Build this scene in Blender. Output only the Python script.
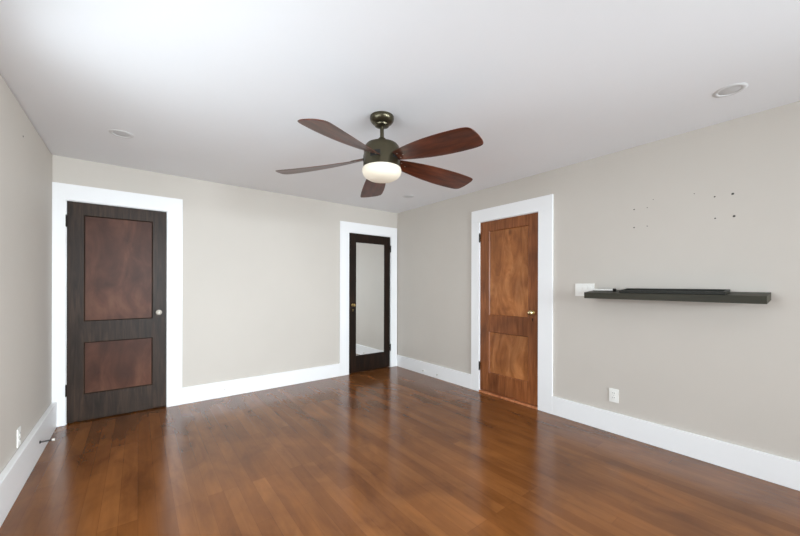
import bpy, bmesh, math
from mathutils import Matrix, Vector

for o in list(bpy.data.objects):
    bpy.data.objects.remove(o)
SC = bpy.context.scene
COL = SC.collection
PI = math.pi

# ------------------------------------------------------------------ room measures (metres)
D = 4.264          # back wall plane  (y)
R = 3.2525         # right wall plane (x)
L = -0.6059        # left wall plane  (x) at the back corner
LANG = 0.0049      # tiny skew of the left wall
H = 2.4229         # ceiling
REAR = -3.2         # wall behind the camera (y)

# ------------------------------------------------------------------ camera
cd = bpy.data.cameras.new('camera')
cam = bpy.data.objects.new('camera', cd)
COL.objects.link(cam)
SC.camera = cam
cd.sensor_fit = 'HORIZONTAL'
cd.sensor_width = 36.0
cd.lens = 337.11 / 800 * 36
cd.shift_y = (286.47 - 268) / 800
cd.clip_start = 0.02
cam.matrix_world = (Matrix.Translation((0, 0, 1.26)) @ Matrix.Rotation(-0.6599, 4, 'Z')
                    @ Matrix.Rotation(PI / 2, 4, 'X') @ Matrix.Rotation(0.0025, 4, 'Z'))

# ------------------------------------------------------------------ sky, daylight, exposure
world = bpy.data.worlds.new('world')
SC.world = world
world.use_nodes = True
bg = world.node_tree.nodes['Background']
bg.inputs[0].default_value = (0.80, 0.90, 1.0, 1)
bg.inputs[1].default_value = 0.4


def area(name, loc, rot, sx, sy, power, color):
    l = bpy.data.lights.new(name, 'AREA')
    l.shape = 'RECTANGLE'
    l.size, l.size_y, l.energy, l.color = sx, sy, power, color
    o = bpy.data.objects.new(name, l)
    o.location, o.rotation_euler = loc, rot
    COL.objects.link(o)
    return o


WIN = [(-0.10, 0.95), (1.55, 2.60)]            # windows in the rear wall (x ranges)
WZ = (0.70, 2.15)
WLY = (0.45, 2.25)                            # wide window in the left wall, beside the viewpoint (y range)
WRY = (-2.70, -1.10)                          # added unseen window in the right wall, to brighten the left wall (y range)
DAY = (0.84, 0.935, 1.0)
WH = WZ[1] - WZ[0]
ZM = sum(WZ) / 2
o = area('window_daylight', (sum(WIN[0]) / 2, REAR - 0.13, ZM), (PI / 2 - 0.25, 0, 0), 1.05, WH, 44, DAY)
o.data.spread = 1.6
o = area('window_daylight', (sum(WIN[1]) / 2, REAR - 0.13, ZM), (PI / 2 - 0.05, 0, 0), 1.05, WH, 58, DAY)
o.data.spread = 1.6
area('window_daylight', (L - 0.13, sum(WLY) / 2, ZM), (PI / 2 - 0.50, 0, -PI / 2 + 0.45), WLY[1] - WLY[0], WH, 56, DAY)
o = area('window_daylight', (R + 0.50, sum(WRY) / 2 - 0.42, ZM + 0.05), (PI / 2 - 0.12, 0, 0.68), 1.4, WH, 40, DAY)  # added oblique light through the made-up right window, brightens left wall and baseboard
o.data.spread = 1.2
SC.view_settings.view_transform = 'Standard'
SC.view_settings.look = 'None'
SC.view_settings.gamma = 1
SC.view_settings.use_curve_mapping = False
SC.view_settings.exposure = 0.2


# ------------------------------------------------------------------ materials
def srgb(r, g, b):
    f = lambda c: (c / 255 / 12.92) if c / 255 <= 0.04045 else ((c / 255 + 0.055) / 1.055) ** 2.4
    return (f(r), f(g), f(b), 1)


def new_mat(name, color=(0.5, 0.5, 0.5, 1), rough=0.5, metal=0.0, spec=0.5):
    m = bpy.data.materials.new(name)
    m.use_nodes = True
    b = m.node_tree.nodes['Principled BSDF']
    b.inputs['Base Color'].default_value = color
    b.inputs['Roughness'].default_value = rough
    b.inputs['Metallic'].default_value = metal
    b.inputs['Specular IOR Level'].default_value = spec
    return m, m.node_tree, b


def node(nt, t, **kw):
    n = nt.nodes.new(t)
    for k, v in kw.items():
        setattr(n, k, v)
    return n


def ramp(nt, stops):
    r = node(nt, 'ShaderNodeValToRGB')
    cr = r.color_ramp
    cr.elements[0].position, cr.elements[0].color = stops[0]
    cr.elements[1].position, cr.elements[1].color = stops[-1]
    for p, c in stops[1:-1]:
        e = cr.elements.new(p)
        e.color = c
    return r


def noise(nt, coord, scale3, scale, detail=4, rough=0.55, dist=0.0):
    mp = node(nt, 'ShaderNodeMapping')
    mp.inputs['Scale'].default_value = scale3
    nt.links.new(coord, mp.inputs['Vector'])
    n = node(nt, 'ShaderNodeTexNoise')
    n.inputs['Scale'].default_value = scale
    n.inputs['Detail'].default_value = detail
    n.inputs['Roughness'].default_value = rough
    n.inputs['Distortion'].default_value = dist
    nt.links.new(mp.outputs[0], n.inputs['Vector'])
    return n.outputs['Fac']


def mix(nt, fac, a, b, mode='MIX'):
    m = node(nt, 'ShaderNodeMix', data_type='RGBA', blend_type=mode)
    if isinstance(fac, (int, float)):
        m.inputs[0].default_value = fac
    else:
        nt.links.new(fac, m.inputs[0])
    for s, v in ((6, a), (7, b)):
        if isinstance(v, tuple):
            m.inputs[s].default_value = v
        else:
            nt.links.new(v, m.inputs[s])
    return m.outputs[2]


def bump(nt, b, height, strength, dist=0.01):
    n = node(nt, 'ShaderNodeBump')
    n.inputs['Strength'].default_value = strength
    n.inputs['Distance'].default_value = dist
    nt.links.new(height, n.inputs['Height'])
    nt.links.new(n.outputs[0], b.inputs['Normal'])


def paint(name, col, rough=0.6, var=0.03, bscale=60, bstr=0.05):
    m, nt, b = new_mat(name, col, rough, spec=0.35)
    co = node(nt, 'ShaderNodeTexCoord').outputs['Object']
    n1 = noise(nt, co, (1, 1, 1), 1.3, 3)
    d = tuple(c * (1 - var * 2) for c in col[:3]) + (1,)
    u = tuple(min(1, c * (1 + var)) for c in col[:3]) + (1,)
    r = ramp(nt, [(0.3, d), (0.7, u)])
    nt.links.new(n1, r.inputs[0])
    nt.links.new(r.outputs[0], b.inputs['Base Color'])
    bump(nt, b, noise(nt, co, (1, 1, 1), bscale, 3), bstr, 0.002)
    return m


def wood(name, dark, mid, light, grain=(14, 14, 1.2), rough=0.38, blotch=2.2, contrast=(0.3, 0.5, 0.72),
         spec=0.45, blot=0.35, dist=0.8, knots=False):
    m, nt, b = new_mat(name, mid, rough, spec=spec)
    co = node(nt, 'ShaderNodeTexCoord').outputs['Object']
    g = noise(nt, co, grain, 2.2, 6, 0.6, dist)
    r = ramp(nt, [(contrast[0], dark), (contrast[1], mid), (contrast[2], light)])
    nt.links.new(g, r.inputs[0])
    bl = noise(nt, co, (1, 1, 0.8), blotch, 3, 0.5, 0.4)
    br = ramp(nt, [(0.35, (0.45, 0.42, 0.42, 1)), (0.62, (1, 1, 1, 1))])
    nt.links.new(bl, br.inputs[0])
    out = mix(nt, blot, r.outputs[0], mix(nt, 1.0, r.outputs[0], br.outputs[0], 'MULTIPLY'))
    if knots:
        v = node(nt, 'ShaderNodeTexVoronoi')
        v.inputs['Scale'].default_value = 4.3
        mp = node(nt, 'ShaderNodeMapping')
        mp.inputs['Scale'].default_value = (1, 1, 0.6)
        mp.inputs['Location'].default_value = (0.0, 0.37, 0.11)
        nt.links.new(co, mp.inputs['Vector'])
        nt.links.new(mp.outputs[0], v.inputs['Vector'])
        kr = ramp(nt, [(0.03, (0.35, 0.30, 0.28, 1)), (0.13, (1, 1, 1, 1))])
        nt.links.new(v.outputs['Distance'], kr.inputs[0])
        out = mix(nt, 0.75, out, mix(nt, 1.0, out, kr.outputs[0], 'MULTIPLY'))
    nt.links.new(out, b.inputs['Base Color'])
    bump(nt, b, g, 0.08, 0.002)
    return m


M = {}
M['wall'] = paint('greige_wall_paint', srgb(201, 194, 185), 0.62, 0.012)
M['ceiling'] = paint('ceiling_white_paint', srgb(240, 241, 243), 0.75, 0.006)
M['trim'] = paint('trim_white_gloss_paint', srgb(243, 243, 243), 0.32, 0.008, 25, 0.04)
M['plastic'] = new_mat('white_plastic', srgb(240, 239, 234), 0.35)[0]
M['slot'] = new_mat('dark_slot', srgb(22, 20, 18), 0.6)[0]
M['steel'] = new_mat('steel', srgb(190, 188, 182), 0.28, 1.0)[0]
M['dark_metal'] = new_mat('dark_bronze', srgb(84, 78, 62), 0.28, 0.85)[0]
M['black_metal'] = new_mat('black_metal', srgb(28, 25, 22), 0.42, 0.6)[0]
M['brass'] = new_mat('aged_brass', srgb(165, 140, 90), 0.3, 1.0)[0]
M['shelf'] = wood('shelf_black_brown', srgb(46, 44, 34), srgb(54, 51, 40), srgb(62, 59, 47), (2, 1, 10), 0.5, blot=0.1, spec=0.25)
M['tray'] = new_mat('tray_black', srgb(34, 33, 27), 0.45, 0, 0.3)[0]
M['rod'] = new_mat('pale_rod', srgb(240, 238, 232), 0.3, 0.1)[0]
M['cap'] = new_mat('rubber_white', srgb(235, 230, 222), 0.6)[0]
M['mirror'] = new_mat('mirror_glass', (0.93, 0.94, 0.93, 1), 0.01, 1.0)[0]
M['anchor'] = new_mat('hole_dark', srgb(60, 56, 52), 0.8)[0]

M['door_dark'] = wood('dark_stained_wood', srgb(34, 26, 21), srgb(52, 40, 32), srgb(72, 55, 44), rough=0.42, blot=0.4, spec=0.2)
M['panel_dark'] = wood('dark_red_panel', srgb(66, 39, 28), srgb(88, 54, 40), srgb(108, 72, 55), (3, 3, 1.2), 0.42,
                       blotch=3.0, blot=0.7, spec=0.2)
M['door_black'] = wood('espresso_wood', srgb(18, 11, 8), srgb(30, 19, 12), srgb(48, 30, 19), rough=0.35, blot=0.2, spec=0.2)
M['door_orange'] = wood('amber_wood', srgb(112, 62, 30), srgb(140, 82, 44), srgb(164, 102, 60), rough=0.34, blot=0.75,
                        blotch=2.6)
M['panel_orange'] = wood('amber_veneer', srgb(134, 78, 38), srgb(170, 106, 58), srgb(198, 134, 82), (4, 4, 1.1), 0.34,
                         blotch=3.2, blot=0.65, dist=1.6, knots=True)
M['threshold'] = wood('bare_wood', srgb(150, 84, 48), srgb(190, 120, 78), srgb(210, 146, 104), (3, 14, 1), 0.4, blot=0.1)
M['blade'] = wood('walnut_blade', srgb(54, 24, 14), srgb(84, 40, 23), srgb(112, 56, 32), (1.5, 12, 12), 0.3, blot=0.3)


def glass_mat():
    m, nt, b = new_mat('frosted_lit_glass', srgb(216, 206, 188), 0.35)
    b.inputs['Emission Color'].default_value = (1.0, 0.90, 0.74, 1)
    b.inputs['Emission Strength'].default_value = 0.16
    return m


M['shade'] = glass_mat()


def floor_mat():
    m, nt, b = new_mat('hardwood_floor', rough=0.2, spec=0.45)
    co = node(nt, 'ShaderNodeTexCoord').outputs['Object']
    sep = node(nt, 'ShaderNodeSeparateXYZ')
    nt.links.new(co, sep.inputs[0])
    cmb = node(nt, 'ShaderNodeCombineXYZ')           # planks run along Y
    nt.links.new(sep.outputs['Y'], cmb.inputs['X'])
    nt.links.new(sep.outputs['X'], cmb.inputs['Y'])
    br = node(nt, 'ShaderNodeTexBrick')
    br.offset = 0.37
    br.offset_frequency = 3
    br.inputs['Scale'].default_value = 1.0
    br.inputs['Brick Width'].default_value = 1.15
    br.inputs['Row Height'].default_value = 0.083
    br.inputs['Mortar Size'].default_value = 0.0011
    br.inputs['Mortar Smooth'].default_value = 0.4
    br.inputs['Bias'].default_value = 0.0
    br.inputs['Color1'].default_value = (0, 0, 0, 1)
    br.inputs['Color2'].default_value = (1, 1, 1, 1)
    br.inputs['Mortar'].default_value = (0.5, 0.5, 0.5, 1)
    nt.links.new(cmb.outputs[0], br.inputs['Vector'])
    # plank tone + grain + large blotches of stain
    base = ramp(nt, [(0.0, srgb(110, 66, 31)), (0.5, srgb(119, 73, 36)), (1.0, srgb(129, 81, 42))])
    nt.links.new(br.outputs['Color'], base.inputs[0])
    g = noise(nt, co, (16, 1.1, 1), 2.0, 6, 0.6, 0.6)
    gr = ramp(nt, [(0.3, (0.80, 0.78, 0.76, 1)), (0.7, (1.10, 1.09, 1.07, 1))])
    nt.links.new(g, gr.inputs[0])
    c = mix(nt, 0.6, base.outputs[0], mix(nt, 1.0, base.outputs[0], gr.outputs[0], 'MULTIPLY'))
    bl = noise(nt, co, (2.6, 1.1, 1), 1.9, 4, 0.58, 0.7)
    blr = ramp(nt, [(0.24, (0.50, 0.43, 0.40, 1)), (0.50, (0.94, 0.93, 0.92, 1)), (0.78, (1.35, 1.32, 1.28, 1))])
    nt.links.new(bl, blr.inputs[0])
    c = mix(nt, 0.85, c, mix(nt, 1.0, c, blr.outputs[0], 'MULTIPLY'))
    # thin dark joints
    jf = node(nt, 'ShaderNodeMath', operation='MULTIPLY')
    nt.links.new(br.outputs['Fac'], jf.inputs[0])
    nt.links.new(noise(nt, co, (1, 1, 1), 0.9, 2), jf.inputs[1])
    c = mix(nt, jf.outputs[0], c, srgb(60, 30, 15))
    nt.links.new(c, b.inputs['Base Color'])
    rn = noise(nt, co, (3, 1, 1), 2.5, 4)
    rr = node(nt, 'ShaderNodeMapRange')
    rr.inputs['To Min'].default_value = 0.15
    rr.inputs['To Max'].default_value = 0.25
    nt.links.new(rn, rr.inputs['Value'])
    nt.links.new(rr.outputs[0], b.inputs['Roughness'])
    bump(nt, b, noise(nt, co, (2.2, 0.7, 1), 2.0, 1), 0.05, 0.01)
    return m


M['floor'] = floor_mat()


# ------------------------------------------------------------------ mesh helpers
def box(bm, x0, x1, y0, y1, z0, z1, bev=0.0):
    r = bmesh.ops.create_cube(bm, size=1)
    vs = r['verts']
    for v in vs:
        v.co = Vector(((x0 + x1) / 2 + v.co.x * (x1 - x0), (y0 + y1) / 2 + v.co.y * (y1 - y0),
                       (z0 + z1) / 2 + v.co.z * (z1 - z0)))
    if bev:
        es = list({e for v in vs for e in v.link_edges})
        bmesh.ops.bevel(bm, geom=es, offset=bev, segments=2, affect='EDGES', profile=0.6)


def lathe(bm, prof, n=48, mat=Matrix.Identity(4)):
    """profile (r, z) turned about local z, then transformed"""
    rings = []
    for r, z in prof:
        if r < 1e-6:
            rings.append([bm.verts.new(mat @ Vector((0, 0, z)))])
        else:
            rings.append([bm.verts.new(mat @ Vector((r * math.cos(2 * PI * k / n), r * math.sin(2 * PI * k / n), z)))
                          for k in range(n)])
    for a, b in zip(rings, rings[1:]):
        for k in range(n):
            k2 = (k + 1) % n
            if len(a) == 1 and len(b) == 1:
                continue
            if len(a) == 1:
                bm.faces.new((a[0], b[k2], b[k]))
            elif len(b) == 1:
                bm.faces.new((a[k], a[k2], b[0]))
            else:
                bm.faces.new((a[k], a[k2], b[k2], b[k]))
    if len(rings[0]) > 1:
        bm.faces.new(rings[0][::-1])
    if len(rings[-1]) > 1:
        bm.faces.new(rings[-1])


def tube(bm, pts, r, n=12):
    rings = []
    pts = [Vector(p) for p in pts]
    for i, p in enumerate(pts):
        d = (pts[min(i + 1, len(pts) - 1)] - pts[max(i - 1, 0)]).normalized()
        up = Vector((0, 0, 1)) if abs(d.z) < 0.9 else Vector((1, 0, 0))
        a = d.cross(up).normalized()
        b = d.cross(a).normalized()
        rr = r[i] if isinstance(r, (list, tuple)) else r
        rings.append([bm.verts.new(p + (a * math.cos(2 * PI * k / n) + b * math.sin(2 * PI * k / n)) * rr) for k in range(n)])
    for a, b in zip(rings, rings[1:]):
        for k in range(n):
            bm.faces.new((a[k], a[(k + 1) % n], b[(k + 1) % n], b[k]))
    bm.faces.new(rings[0][::-1])
    bm.faces.new(rings[-1])


def obj(name, bm, mat, parent=None, smooth=False, xf=None, base=None):
    """link the bmesh as ONE object; top-level meshes get their origin at `base`"""
    if xf is not None:
        bmesh.ops.transform(bm, matrix=xf, verts=bm.verts)
    bmesh.ops.recalc_face_normals(bm, faces=bm.faces)
    loc = Vector((0, 0, 0))
    if base is not None:
        loc = Vector(base)
        bmesh.ops.translate(bm, vec=-loc, verts=bm.verts)
    me = bpy.data.meshes.new(name)
    bm.to_mesh(me)
    bm.free()
    me.materials.append(mat)
    if smooth:
        for p in me.polygons:
            p.use_smooth = True
        me.set_sharp_from_angle(angle=math.radians(35))
    o = bpy.data.objects.new(name, me)
    o.location = loc
    COL.objects.link(o)
    if parent:
        o.parent = parent
    return o


def tag(o, label=None, cat=None, group=None, kind=None):
    if label:
        o['label'] = label
    if cat:
        o['category'] = cat
    if group:
        o['group'] = group
    if kind:
        o['kind'] = kind
    return o


def empty(name, loc, rot=(0, 0, 0)):
    o = bpy.data.objects.new(name, None)
    o.empty_display_size = 0.1
    o.location, o.rotation_euler = loc, rot
    COL.objects.link(o)
    return o


def copy_tree(o, parent=None):
    c = o.copy()
    COL.objects.link(c)
    c.parent = parent
    for ch in list(o.children):
        copy_tree(ch, c)
    return c


BM = bmesh.new

# ------------------------------------------------------------------ shell
bm = BM(); box(bm, -1.2, R + 0.3, REAR - 0.3, D + 0.3, -0.12, 0)
tag(obj('floor', bm, M['floor']), 'dark brown stained hardwood plank floor with a glossy finish', 'floor', kind='structure')
bm = BM(); box(bm, -1.2, R + 0.3, REAR - 0.3, D + 0.3, H, H + 0.12)
tag(obj('ceiling', bm, M['ceiling']), 'plain white painted flat ceiling above the fan', 'ceiling', kind='structure')

DZ = 2.034                       # door opening height
DL = (-0.518, 0.235)             # left dark door, back wall (x)
DM = (2.376, 3.116)              # mirror door, back wall (x)
DR = (1.862, 2.619)              # amber door, right wall (y)

bm = BM()                        # back wall: recessed behind each door
for a, b_ in ((L - 0.2, DL[0]), (DL[1], DM[0]), (DM[1], R + 0.2)):
    box(bm, a, b_, D, D + 0.08, 0, H)
for a, b_ in (DL, DM):
    box(bm, a, b_, D, D + 0.08, DZ, H)
box(bm, L - 0.2, R + 0.2, D + 0.08, D + 0.2, 0, H)
tag(obj('wall_back', bm, M['wall']), 'greige wall holding the dark panelled door and the mirrored door', 'wall', kind='structure')

bm = BM()
for a, b_ in ((REAR - 0.2, WRY[0]), (WRY[1], DR[0]), (DR[1], D)):
    box(bm, R, R + 0.08, a, b_, 0, H)
box(bm, R, R + 0.08, DR[0], DR[1], DZ, H)
box(bm, R, R + 0.15, WRY[0], WRY[1], 0, WZ[0])
box(bm, R, R + 0.15, WRY[0], WRY[1], WZ[1], H)
box(bm, R + 0.08, R + 0.15, REAR - 0.2, WRY[0], 0, H)
box(bm, R + 0.08, R + 0.15, WRY[1], D, 0, H)
tag(obj('wall_right', bm, M['wall']), 'greige wall holding the amber wood door and the long dark shelf', 'wall', kind='structure')

# left wall is skewed a hair; stops a few mm short of the ceiling (open caulk joint)
XL = Matrix.Translation((L, D, 0)) @ Matrix.Rotation(LANG, 4, 'Z') @ Matrix.Translation((-L, -D, 0))
bm = BM()
box(bm, L - 0.15, L, REAR - 0.2, WLY[0], 0, H - 0.005)
box(bm, L - 0.15, L, WLY[1], D, 0, H - 0.005)
box(bm, L - 0.15, L, WLY[0], WLY[1], 0, WZ[0])
box(bm, L - 0.15, L, WLY[0], WLY[1], WZ[1], H - 0.005)
tag(obj('wall_left', bm, M['wall'], xf=XL), 'bare greige wall at the far left of the room', 'wall', kind='structure')

bm = BM()                        # rear wall with two window openings
xs = [L - 0.2, WIN[0][0], WIN[0][1], WIN[1][0], WIN[1][1], R + 0.2]
for i in range(5):
    if i % 2 == 0:
        box(bm, xs[i], xs[i + 1], REAR - 0.15, REAR, 0, H)
    else:
        box(bm, xs[i], xs[i + 1], REAR - 0.15, REAR, 0, WZ[0])
        box(bm, xs[i], xs[i + 1], REAR - 0.15, REAR, WZ[1], H)
tag(obj('wall_rear', bm, M['wall']), 'greige wall with two windows behind the viewpoint', 'wall', kind='structure')


def window_bm(x0, x1):
    """casing, stool and sash bars; local x along the wall, y = 0 at the room face, room towards +y"""
    bm = BM()
    w = 0.1
    box(bm, x0 - w, x0, 0.0005, 0.02, WZ[0] - w, WZ[1] + w)
    box(bm, x1, x1 + w, 0.0005, 0.02, WZ[0] - w, WZ[1] + w)
    box(bm, x0, x1, 0.0005, 0.02, WZ[1], WZ[1] + w)
    box(bm, x0, x1, 0.0005, 0.04, WZ[0] - 0.03, WZ[0])
    zm = (WZ[0] + WZ[1]) / 2
    box(bm, x0, x1, -0.07, -0.04, zm - 0.02, zm + 0.02)
    for xx in (x0, x1 - 0.04):
        box(bm, xx, xx + 0.04, -0.07, -0.04, WZ[0], WZ[1])
    for zz in (WZ[0], WZ[1] - 0.04):
        box(bm, x0, x1, -0.07, -0.04, zz, zz + 0.04)
    return bm


for i, (x0, x1) in enumerate(WIN):
    tag(obj('window_%d' % (i + 1), window_bm(x0, x1), M['trim'], xf=Matrix.Translation((0, REAR, 0))),
        ('white framed sash window in the rear wall, nearer the left wall', 'white framed sash window in the rear wall, nearer the right wall')[i],
        'window', kind='structure')
tag(obj('window_3', window_bm(-WLY[1], -WLY[0]), M['trim'], xf=XL @ Matrix.Translation((L, 0, 0)) @ Matrix.Rotation(-PI / 2, 4, 'Z')),
    'wide white framed window in the left wall beside the viewpoint', 'window', kind='structure')
tag(obj('window_4', window_bm(WRY[0], WRY[1]), M['trim'], xf=Matrix.Translation((R, 0, 0)) @ Matrix.Rotation(PI / 2, 4, 'Z')),
    'added white framed window in the right wall, unseen behind the viewpoint, made up to light the left wall', 'window', kind='structure')


# ------------------------------------------------------------------ door casings (flat boards, butt jointed, with jamb lining)
def casing(name, a0, a1, wl, wr, wall, label, top=0.145, sh=0.014):
    """a0..a1 opening along the wall, wl/wr board widths at the low / high end"""
    bm = BM()
    t = 0.02
    box(bm, a0 - wl, a0, -t, -0.0005, 0, DZ, 0.002)
    box(bm, a1, a1 + wr, -t, -0.0005, 0, DZ, 0.002)
    box(bm, a0 - wl, a1 + wr, -t, -0.0005, DZ, DZ + top, 0.002)
    # jamb lining and stop behind the leaf
    box(bm, a0, a0 + 0.004, -0.001, 0.079, 0, DZ)
    box(bm, a1 - 0.004, a1, -0.001, 0.079, 0, DZ)
    box(bm, a0, a1, -0.001, 0.079, DZ - 0.004, DZ)
    if wall == 'back':
        xf = Matrix.Translation((0, D, 0))
    else:   # local x -> world -y... along wall is y: (x,y,z) -> (R + y, x, z)
        xf = Matrix(((0, 1, 0, R), (1, 0, 0, 0), (0, 0, 1, 0), (0, 0, 0, 1)))
    tag(obj(name, bm, M['trim'], xf=xf), label, 'door trim', kind='structure')


casing('trim_1', DL[0], DL[1], 0.087, 0.135, 'back', 'white flat casing boards framing the dark panelled door')
casing('trim_2', DM[0], DM[1], 0.143, 0.118, 'back', 'white flat casing boards framing the mirrored door')
casing('trim_3', DR[0], DR[1], 0.152, 0.118, 'right', 'white flat casing boards framing the amber wood door')


# ------------------------------------------------------------------ baseboards
BB = 0.178


def board_bm(x0, x1, y0, y1, h):
    bm = BM()
    box(bm, x0, x1, y0, y1, 0.0, h, 0.003)
    return bm


bm = board_bm(DL[1] + 0.1355, DM[0] - 0.1435, D - 0.02, D - 0.0005, BB)
tag(obj('baseboard_back', bm, M['trim']), 'tall white baseboard between the dark door and the mirrored door', 'baseboard', kind='structure')
bm = board_bm(R - 0.02, R - 0.0005, DR[1] + 0.1185, D - 0.0005, BB)
tag(obj('baseboard_right_far', bm, M['trim']), 'short white baseboard between room corner and the amber wood door', 'baseboard', kind='structure')
bm = board_bm(R - 0.02, R - 0.0005, REAR + 0.001, DR[0] - 0.1525, BB)
tag(obj('baseboard_right_near', bm, M['trim']), 'long white baseboard under the dark shelf', 'baseboard', kind='structure')
bm = BM(); box(bm, L + 0.0005, L + 0.034, REAR + 0.001, D - 0.022, 0, 0.226, 0.004)
tag(obj('baseboard_left', bm, M['trim'], xf=XL), 'tall white baseboard along the far left wall', 'baseboard', kind='structure')

bm = BM(); box(bm, R - 0.026, R + 0.078, DR[0] + 0.0045, DR[1] - 0.0045, 0, 0.022, 0.004)
tag(obj('trim_4', bm, M['threshold']), 'bare orange wood threshold strip under the amber door', 'threshold', kind='structure')


# ------------------------------------------------------------------ doors.  local frame: x along wall, y into wall, z up
def leaf_frame(w, stl, rails, z0, t=0.036):
    """stiles + rails; rails = list of (z0, z1)"""
    bm = BM()
    box(bm, 0, stl[0], 0, t, z0, DZ - 0.006, 0.0015)
    box(bm, w - stl[1], w, 0, t, z0, DZ - 0.006, 0.0015)
    for a, b_ in rails:
        box(bm, stl[0] - 0.001, w - stl[1] + 0.001, 0.0003, t - 0.0003, a, b_)
    return bm


def moulding(bm, x0, x1, z0, z1, w=0.008, d0=0.0, d1=0.010):
    """bevelled sticking round the panel"""
    o = [(x0, z0), (x1, z0), (x1, z1), (x0, z1)]
    i_ = [(x0 + w, z0 + w), (x1 - w, z0 + w), (x1 - w, z1 - w), (x0 + w, z1 - w)]
    A = [bm.verts.new((x, d0 + 0.0015, z)) for x, z in o]
    B = [bm.verts.new((x, d1, z)) for x, z in i_]
    C_ = [bm.verts.new((x, d1 + 0.004, z)) for x, z in o]
    for k in range(4):
        k2 = (k + 1) % 4
        bm.faces.new((A[k], A[k2], B[k2], B[k]))
        bm.faces.new((B[k], B[k2], C_[k2], C_[k]))
        bm.faces.new((C_[k], C_[k2], A[k2], A[k]))


def hinge_bm(z):
    bm = BM()
    tube(bm, [(0, -0.013, z - 0.05), (0, -0.013, z + 0.05)], 0.0072, 12)
    tube(bm, [(0, -0.013, z - 0.057), (0, -0.013, z - 0.05)], [0.003, 0.0055], 10)
    tube(bm, [(0, -0.013, z + 0.05), (0, -0.013, z + 0.057)], [0.0055, 0.003], 10)
    box(bm, -0.002, 0.002, -0.012, 0.004, z - 0.045, z + 0.045)
    return bm


def knob_bm(x, z, r=0.026, proj=0.062):
    bm = BM()
    m = Matrix.Translation((x, 0, z)) @ Matrix.Rotation(PI / 2, 4, 'X')      # local z -> -y (out of the door)
    lathe(bm, [(0.0, proj), (r * 0.45, proj - 0.001), (r * 0.8, proj - 0.006), (r, proj - 0.016), (r * 0.92, proj - 0.026),
               (r * 0.5, proj - 0.034), (r * 0.36, proj - 0.040), (r * 0.36, 0.006)], 28, m)
    return bm


def rosette_bm(x, z, r=0.024):
    bm = BM()
    m = Matrix.Translation((x, 0, z)) @ Matrix.Rotation(PI / 2, 4, 'X')
    lathe(bm, [(r, -0.001), (r, 0.003), (r * 0.7, 0.007), (0, 0.007)], 28, m)
    return bm


def keyhole_bm(x, z):
    bm = BM()
    m = Matrix.Translation((x, 0, z)) @ Matrix.Rotation(PI / 2, 4, 'X')
    lathe(bm, [(0.0065, -0.001), (0.0065, 0.003), (0, 0.003)], 16, m)
    box(bm, x - 0.0035, x + 0.0035, -0.003, 0.001, z - 0.026, z)
    return bm


GAP = 0.004


def make_door(name, opening, wall, label, fm, pm, stl, hinge_low, knobmat, mirror=False, z0=0.012):
    a0, a1 = opening
    w = a1 - a0 - 2 * (GAP + 0.002)
    e = empty(name, (0, 0, 0))
    off = a0 + GAP + 0.002
    if wall == 'back':
        e.matrix_world = Matrix.Translation((off, D - 0.001, 0))
    else:      # along wall reversed so it stays a proper rotation: local x -> -y
        e.matrix_world = Matrix.Translation((R - 0.001, a1 - GAP - 0.002, 0)) @ Matrix.Rotation(-PI / 2, 4, 'Z')
    tag(e, label, 'door', kind='structure')
    if mirror:
        rails = [(z0, 0.247), (1.905, DZ - 0.006)]
        pans = [(0.247, 1.905)]
    else:
        rails = [(z0, 0.25), (0.735, 0.928), (1.914, DZ - 0.006)]
        pans = [(0.25, 0.735), (0.928, 1.914)]
    obj('door_frame', leaf_frame(w, stl, rails, z0), fm, e)
    for a, b_ in pans:
        bm = BM()
        dpt = 0.008 if mirror else 0.013
        box(bm, stl[0] - 0.001, w - stl[1] + 0.001, dpt, 0.022, a - 0.001, b_ + 0.001)
        p = obj('mirror' if mirror else 'panel', bm, M['mirror'] if mirror else pm, e)
        if mirror:
            p['label'] = 'tall clear mirror glass set in the door'
        bm = BM()
        moulding(bm, stl[0] - 0.0005, w - stl[1] + 0.0005, a - 0.0005, b_ + 0.0005, 0.006 if mirror else 0.009, 0, dpt - 0.0005)
        obj('moulding', bm, fm, e)
    hx = -GAP if hinge_low else w + GAP
    for z in (0.31, 1.846):
        obj('hinge', hinge_bm(z), M['black_metal'], e, True, xf=Matrix.Translation((hx, 0, 0)))
    kx = w - 0.064 if hinge_low else 0.066
    kb = obj('knob', knob_bm(kx, 0.99, 0.027 if not mirror else 0.022), knobmat, e, True)
    obj('rosette', rosette_bm(kx, 0.99), M['brass'] if wall != 'back' or mirror else M['steel'], kb, True)
    obj('keyhole', keyhole_bm(kx, 0.925), M['brass'] if mirror else M['black_metal'], e, True)
    return e


KG, nt, b = new_mat('glass_knob', srgb(196, 188, 176), 0.15)
b.inputs['Coat Weight'].default_value = 0.6
KB, nt, b = new_mat('brass_knob', srgb(196, 178, 138), 0.18, 0.9)
make_door('door_1', DL, 'back', 'dark brown two-panel wooden door with pale round knob by the left wall',
          M['door_dark'], M['panel_dark'], (0.112, 0.114), True, KG)
make_door('door_2', DM, 'back', 'near-black wooden door with tall mirror panel beside the room corner',
          M['door_black'], None, (0.118, 0.105), False, M['brass'], mirror=True)
make_door('door_3', DR, 'right', 'amber stained two-panel wooden door on the right wall',
          M['door_orange'], M['panel_orange'], (0.125, 0.112), True, KB, z0=0.030)


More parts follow.
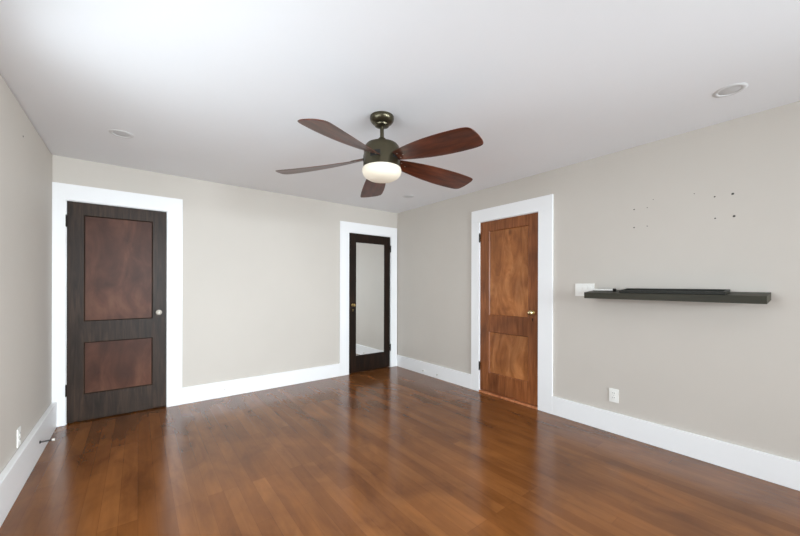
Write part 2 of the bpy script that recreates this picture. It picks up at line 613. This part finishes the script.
# ------------------------------------------------------------------ ceiling fan
FC = (1.3186, 1.9058)
fan = empty('ceiling_fan', (FC[0], FC[1], H))
tag(fan, 'bronze ceiling fan with five walnut blades and a lit white glass bowl', 'ceiling fan')
ZB = lambda z: z - H             # world height -> local
bm = BM()
lathe(bm, [(0.081, 0.0), (0.083, -0.012), (0.079, -0.028), (0.067, -0.043), (0.053, -0.052), (0.047, -0.054), (0.046, -0.057),
           (0.050, -0.058), (0.048, -0.063), (0.038, -0.068), (0.014, -0.070)], 48)
obj('canopy', bm, M['dark_metal'], fan, True)
bm = BM(); lathe(bm, [(0.0135, -0.069), (0.0135, ZB(2.233))], 24)
obj('downrod', bm, M['dark_metal'], fan, True)
bm = BM(); lathe(bm, [(0.015, ZB(2.277)), (0.025, ZB(2.274)), (0.029, ZB(2.262)), (0.036, ZB(2.256)), (0.039, ZB(2.233))], 32)
obj('coupling', bm, M['dark_metal'], fan, True)
bm = BM()
lathe(bm, [(0.03, ZB(2.235)), (0.085, ZB(2.233)), (0.108, ZB(2.227)), (0.119, ZB(2.213)), (0.1235, ZB(2.190)), (0.1255, ZB(2.13)),
           (0.1275, ZB(2.080)), (0.1275, ZB(2.072)), (0.10, ZB(2.070))], 64)
obj('motor_housing', bm, M['dark_metal'], fan, True)
bm = BM()
prof = [(0.118, ZB(2.0715)), (0.130, ZB(2.068)), (0.134, ZB(2.058)), (0.134, ZB(2.046)), (0.129, ZB(2.028)), (0.115, ZB(2.010)),
        (0.092, ZB(1.996)), (0.060, ZB(1.987)), (0.025, ZB(1.984)), (0.0, ZB(1.9835))]
lathe(bm, prof, 64)
tag(obj('glass_shade', bm, M['shade'], fan, True), 'frosted white glass bowl, softly lit')

# blade: both long edges as smooth curves over the radius; the ccw edge hangs lower (pitch) and the tip droops
def edge(r, e):
    t = (r - 0.42) / 0.32
    if e == 'ccw':
        return 0.0992 + 0.0295 * t - 0.0173 * t * t, ZB(2.0716 - 0.0331 * t + 0.0134 * t * t)
    return -0.0814 - 0.0313 * t + 0.0347 * t * t, ZB(2.1178 - 0.0281 * t - 0.0025 * t * t)


def blade_at(r, f, dz=0.0):
    """f: 0 = ccw edge ... 1 = cw edge"""
    sc, zc = edge(r, 'ccw')
    sw, zw = edge(r, 'cw')
    return Vector((r, sc + (sw - sc) * f, zc + (zw - zc) * f + 0.010 * (f - f * f) + dz))


def blade_pt(r, s, dz=0.0):
    sc, sw = edge(r, 'ccw')[0], edge(r, 'cw')[0]
    return blade_at(r, (s - sc) / (sw - sc), dz)


ROWS = [(0.100, 0.22, 0.82), (0.106, 0.10, 0.92), (0.116, 0.02, 0.98), (0.13, 0, 1), (0.17, 0, 1), (0.23, 0, 1), (0.30, 0, 1), (0.37, 0, 1),
        (0.44, 0, 1), (0.51, 0, 1), (0.58, 0, 1), (0.64, 0, 1), (0.675, 0.002, 1.0), (0.700, 0.012, 1.0), (0.716, 0.035, 0.99),
        (0.727, 0.075, 0.975), (0.735, 0.14, 0.95), (0.741, 0.24, 0.915), (0.745, 0.38, 0.86), (0.747, 0.5, 0.76)]


def blade_bm():
    bm = BM()
    NC = 11
    T = 0.0032
    top, bot = [], []
    for r, f0, f1 in ROWS:
        rowt, rowb = [], []
        for k in range(NC):
            f = f0 + (f1 - f0) * k / (NC - 1)
            e = 0.35 if k in (0, NC - 1) else 1
            rowt.append(bm.verts.new(blade_at(r, f, T * e)))
            rowb.append(bm.verts.new(blade_at(r, f, -T * e)))
        top.append(rowt); bot.append(rowb)
    for i in range(len(ROWS) - 1):
        for k in range(NC - 1):
            bm.faces.new((top[i][k], top[i + 1][k], top[i + 1][k + 1], top[i][k + 1]))
            bm.faces.new((bot[i][k], bot[i][k + 1], bot[i + 1][k + 1], bot[i + 1][k]))
        for k in (0, NC - 1):
            bm.faces.new((top[i][k], bot[i][k], bot[i + 1][k], top[i + 1][k]))
    for i in (0, len(ROWS) - 1):
        for k in range(NC - 1):
            bm.faces.new((top[i][k], top[i][k + 1], bot[i][k + 1], bot[i][k]))
    return bm


def arm_bm():
    bm = BM()
    pts = [(0.09, 0.034), (0.15, 0.036), (0.205, 0.026), (0.220, 0.010), (0.205, -0.010), (0.15, -0.018), (0.10, -0.004)]
    A = [bm.verts.new(blade_pt(r, s, 0.0036)) for r, s in pts]
    B = [bm.verts.new(blade_pt(r, s, 0.0090)) for r, s in pts]
    bm.faces.new(A[::-1]); bm.faces.new(B)
    for k in range(len(pts)):
        k2 = (k + 1) % len(pts)
        bm.faces.new((A[k], A[k2], B[k2], B[k]))
    return bm


def screw_bm(r, s):
    bm = BM()
    m = Matrix.Translation(blade_pt(r, s, -0.003)) @ Matrix.Rotation(PI, 4, 'X')
    lathe(bm, [(0.0052, 0), (0.0050, 0.0022), (0.003, 0.0034), (0, 0.0038)], 12, m)
    return bm


def slot_bm():
    """dark mouth in the housing where the arm comes out"""
    bm = BM()
    n = 10
    rows = []
    for j, z in enumerate((2.152, 2.114)):
        row = []
        for k in range(n + 1):
            a = math.radians(-7 + 32 * k / n)
            rr = 0.1262 if j == 0 else 0.1282
            row.append((math.cos(a) * rr, math.sin(a) * rr, ZB(z)))
        rows.append(row)
    A = [[bm.verts.new(p) for p in r_] for r_ in rows]
    B = [[bm.verts.new((p[0] * 0.95, p[1] * 0.95, p[2])) for p in r_] for r_ in rows]
    for k in range(n):
        bm.faces.new((A[0][k], A[1][k], A[1][k + 1], A[0][k + 1]))
        bm.faces.new((B[0][k], B[0][k + 1], B[1][k + 1], B[1][k]))
        bm.faces.new((A[0][k], A[0][k + 1], B[0][k + 1], B[0][k]))
        bm.faces.new((A[1][k], B[1][k], B[1][k + 1], A[1][k + 1]))
    for k in (0, n):
        bm.faces.new((A[0][k], B[0][k], B[1][k], A[1][k]))
    return bm


bl0 = obj('blade', blade_bm(), M['blade'], fan, True)
for r_, s_ in ((0.146, 0.036), (0.150, -0.004), (0.186, 0.014)):
    obj('screw', screw_bm(r_, s_), M['steel'], bl0, True)
arm0 = obj('blade_arm', arm_bm(), M['dark_metal'], fan)
slot0 = obj('arm_slot', slot_bm(), M['slot'], fan, True)
for i in range(5):
    a = math.radians(-82.2 + 72 * i)
    for src in (bl0, arm0, slot0):
        o = src if i == 0 else copy_tree(src, fan)
        o.rotation_euler = (0, 0, a)


# ------------------------------------------------------------------ recessed ceiling lights
def downlight():
    e = empty('recessed_light', (0, 0, H))
    bm = BM()
    lathe(bm, [(0.076, 0.0), (0.074, -0.0015), (0.068, -0.0035), (0.060, -0.0045), (0.055, -0.0040), (0.052, -0.002), (0.052, 0.0)], 48)
    obj('trim_ring', bm, RING, e, True)
    bm = BM()
    lathe(bm, [(0.0525, -0.0005), (0.045, -0.002), (0.0, -0.004)], 40)
    obj('lens', bm, LENS, e, True)
    return e


RING = new_mat('downlight_ring', srgb(222, 222, 222), 0.6)[0]
LENS = new_mat('unlit_lens', srgb(205, 205, 205), 0.5)[0]
d0 = downlight()
spots = [(-0.105, 3.347, 'unlit recessed ceiling light above the dark brown door'),
         (2.757, 0.38, 'unlit recessed ceiling light above the right wall shelf, nearest the viewer'),
         (2.753, 3.379, 'unlit recessed ceiling light near the mirrored door corner, just beyond the fan')]
for i, (x, y, lab) in enumerate(spots):
    o = d0 if i == 0 else copy_tree(d0)
    o.location = (x, y, H)
    tag(o, lab, 'ceiling light', 'recessed ceiling lights')


# ------------------------------------------------------------------ right wall fittings.  frame: local x -> -y, local y -> into wall
def wall_right_empty(name, y, z):
    return empty(name, (R, y, z), (0, 0, -PI / 2))


def plate(e, w, h):
    bm = BM(); box(bm, -w / 2, w / 2, -0.006, -0.0003, -h / 2, h / 2, 0.0025)
    return obj('cover_plate', bm, M['plastic'], e)


def outlet(e):
    pl = plate(e, 0.074, 0.116)
    for s in (-1, 1):
        bm = BM(); box(bm, -0.017, 0.017, -0.0085, -0.005, s * 0.0195 - 0.014, s * 0.0195 + 0.014, 0.002)
        rc = obj('socket', bm, M['plastic'], e)
        for sx in (-1, 1):
            bm = BM(); box(bm, sx * 0.0065 - 0.0013, sx * 0.0065 + 0.0013, -0.0092, -0.0080, s * 0.0195 - 0.001, s * 0.0195 + 0.008)
            obj('slot', bm, M['slot'], rc)
    bm = BM()
    lathe(bm, [(0.003, 0.0055), (0.003, 0.007), (0, 0.0075)], 12, Matrix.Rotation(PI / 2, 4, 'X'))
    obj('screw', bm, M['steel'], e)


e = wall_right_empty('wall_outlet', 1.168, 0.322)
outlet(e)
tag(e, 'white duplex outlet on the right wall below the dark shelf', 'outlet')
e = empty('wall_outlet', XL @ Vector((L, 3.17, 0.30)), (0, 0, PI / 2 + LANG))
outlet(e)
tag(e, 'white wall outlet seen edge-on low on the left wall', 'outlet')

e = wall_right_empty('light_switch', 1.412, 1.233)
plate(e, 0.168, 0.116)
for k in (-1, 0, 1):
    bm = BM(); box(bm, k * 0.046 - 0.0165, k * 0.046 + 0.0165, -0.009, -0.005, -0.033, 0.033, 0.0015)
    obj('rocker', bm, M['plastic'], e)
tag(e, 'wide white switch plate behind the left end of the dark shelf', 'light switch')

# shelf: sags a little towards its front edge
SAG = 0.095
SH = Matrix(((1, 0, 0, 0), (0, 1, 0, 0), (SAG, 0.006, 1, -SAG * R), (0, 0, 0, 1)))
bm = BM(); box(bm, R - 0.22, R - 0.0005, 0.252, 1.322, 1.1765, 1.2265, 0.0015)
tag(obj('floating_shelf', bm, M['shelf'], xf=SH, base=(R, 0.785, 1.18)), 'long thick black-brown floating shelf mounted on the right wall', 'shelf')


def on_shelf(name, off, y):
    return empty(name, (R - off, y, 1.2268 + 0.006 * y - SAG * off), (0.006, -math.atan(SAG), 0))


# shallow black frame lying on the shelf
e = on_shelf('black_frame', 0.115, 0.740)
tag(e, 'shallow rectangular black frame lying flat on the dark shelf', 'frame')
bm = BM()
tx, ty0, ty1, hh, ww = 0.083, -0.300, 0.322, 0.020, 0.014
for (x0, x1, y0, y1) in ((-tx, -tx + ww, ty0, ty1), (tx - ww, tx, ty0, ty1), (-tx + ww, tx - ww, ty0, ty0 + ww), (-tx + ww, tx - ww, ty1 - ww, ty1)):
    box(bm, x0, x1, y0, y1, 0.0003, hh, 0.001)
obj('rim', bm, M['tray'], e)
bm = BM(); box(bm, -tx + ww, tx - ww, ty0 + ww, ty1 - ww, 0.0006, 0.006)
obj('base_panel', bm, M['tray'], e)

# pale rod with a dark cap, at the shelf's left end
e = on_shelf('metal_rod', 0.10, 1.20)
tag(e, 'short pale metal rod with dark end lying at the shelf left end', 'rod')
bm = BM(); tube(bm, [(0, -0.060, 0.0105), (0, 0.085, 0.0105)], 0.0085, 14)
obj('rod', bm, M['rod'], e, True)
bm = BM(); tube(bm, [(0, -0.080, 0.0125), (0, -0.060, 0.0125)], 0.0120, 16)
obj('end_cap', bm, M['black_metal'], e, True)

# screw holes and anchors left in the wall
holes = [(1.021, 1.904, 4.2), (1.021, 1.754, 4.2), (0.93, 1.903, 2.6), (0.93, 1.754, 3.0), (0.89, 1.96, 2.4), (0.638, 1.953, 2.6),
         (0.526, 1.907, 4.0), (0.523, 1.752, 4.0), (0.433, 1.908, 6.0), (0.426, 1.752, 6.0)]
lab = ['dark screw hole in right wall, upper of the leftmost pair above the shelf',
       'dark screw hole in right wall, lower of the leftmost pair above the shelf',
       'small faint hole right of the leftmost pair, upper one of its column',
       'small faint hole right of the leftmost pair, lower one of its column',
       'tiny faint hole in the right wall, highest of the left cluster',
       'tiny faint hole in the right wall midway between the two clusters',
       'grey screw hole in right wall, upper one left of the big dark anchors',
       'grey screw hole in right wall, lower one left of the big dark anchors',
       'large dark wall anchor, upper of the rightmost pair above the shelf',
       'large dark wall anchor, lower of the rightmost pair above the shelf']
for (y, z, r_), lb in zip(holes, lab):
    bm = BM()
    r_ /= 1000
    m = Matrix.Translation((R, y, z)) @ Matrix.Rotation(-PI / 2, 4, 'Y')
    lathe(bm, [(r_ * 1.25, 0.0), (r_ * 1.2, 0.0012), (r_ * 0.7, 0.0016), (r_ * 0.5, 0.0006), (0, 0.0006)], 14, m)
    tag(obj('wall_anchor' if r_ > 0.005 else 'screw_hole', bm, M['anchor'], base=(R, y, z)), lb,
        'wall anchor' if r_ > 0.005 else 'screw hole', 'holes left in the right wall above the shelf')
bm = BM()
pt = XL @ Vector((L, 3.27, 2.24))
lathe(bm, [(0.006, 0), (0.006, 0.0012), (0, 0.0014)], 14, Matrix.Translation(pt) @ Matrix.Rotation(PI / 2, 4, 'Y'))
tag(obj('screw_hole', bm, M['anchor'], base=pt), 'tiny dark hole high on the left wall near the ceiling', 'screw hole')

# spring door stop on the left baseboard
pt = XL @ Vector((L + 0.034, 3.56, 0.115))
e = empty('door_stop', pt)
tag(e, 'dark spring door stop with white rubber tip on the left baseboard', 'door stop')
bm = BM(); tube(bm, [(-0.0005, 0, 0), (0.005, 0, 0)], 0.010, 16)
obj('mount', bm, M['black_metal'], e, True)
bm = BM()
pts = [(0.004 + 0.062 * k / 120, 0.0046 * math.cos(k * PI / 5), 0.0046 * math.sin(k * PI / 5)) for k in range(121)]
tube(bm, pts, 0.0016, 6)
obj('spring', bm, M['black_metal'], e, True)
bm = BM(); tube(bm, [(0.064, 0, 0), (0.078, 0, 0)], [0.0075, 0.009], 16)
obj('rubber_tip', bm, M['cap'], e, True)

# cable outlets in the short baseboard near the corner
for y, lb in ((3.61, 'small metal cable stub in the baseboard, closer to room corner'),
              (3.325, 'small metal cable stub in the baseboard, closer to amber door')):
    e = empty('cable_stub', (R - 0.02, y, 0.056))
    tag(e, lb, 'cable stub', 'cable stubs in the short right baseboard')
    bm = BM(); tube(bm, [(0.0005, 0, 0), (-0.003, 0, 0)], 0.011, 16)
    obj('collar', bm, M['cap'], e, True)
    bm = BM(); tube(bm, [(-0.002, 0, 0), (-0.022, 0.0, -0.002)], 0.0055, 12)
    obj('plug', bm, M['steel'], e, True)

pt = Vector((0.777, D - 0.02, 0.084))
bm = BM(); lathe(bm, [(0.007, 0), (0.007, 0.0012), (0, 0.0012)], 12, Matrix.Translation(pt) @ Matrix.Rotation(PI / 2, 4, 'X'))
tag(obj('plug_cap', bm, new_mat('pale_plug', srgb(214, 212, 208), 0.5)[0], base=pt), 'pale round plug in the back baseboard right of the dark door', 'plug')
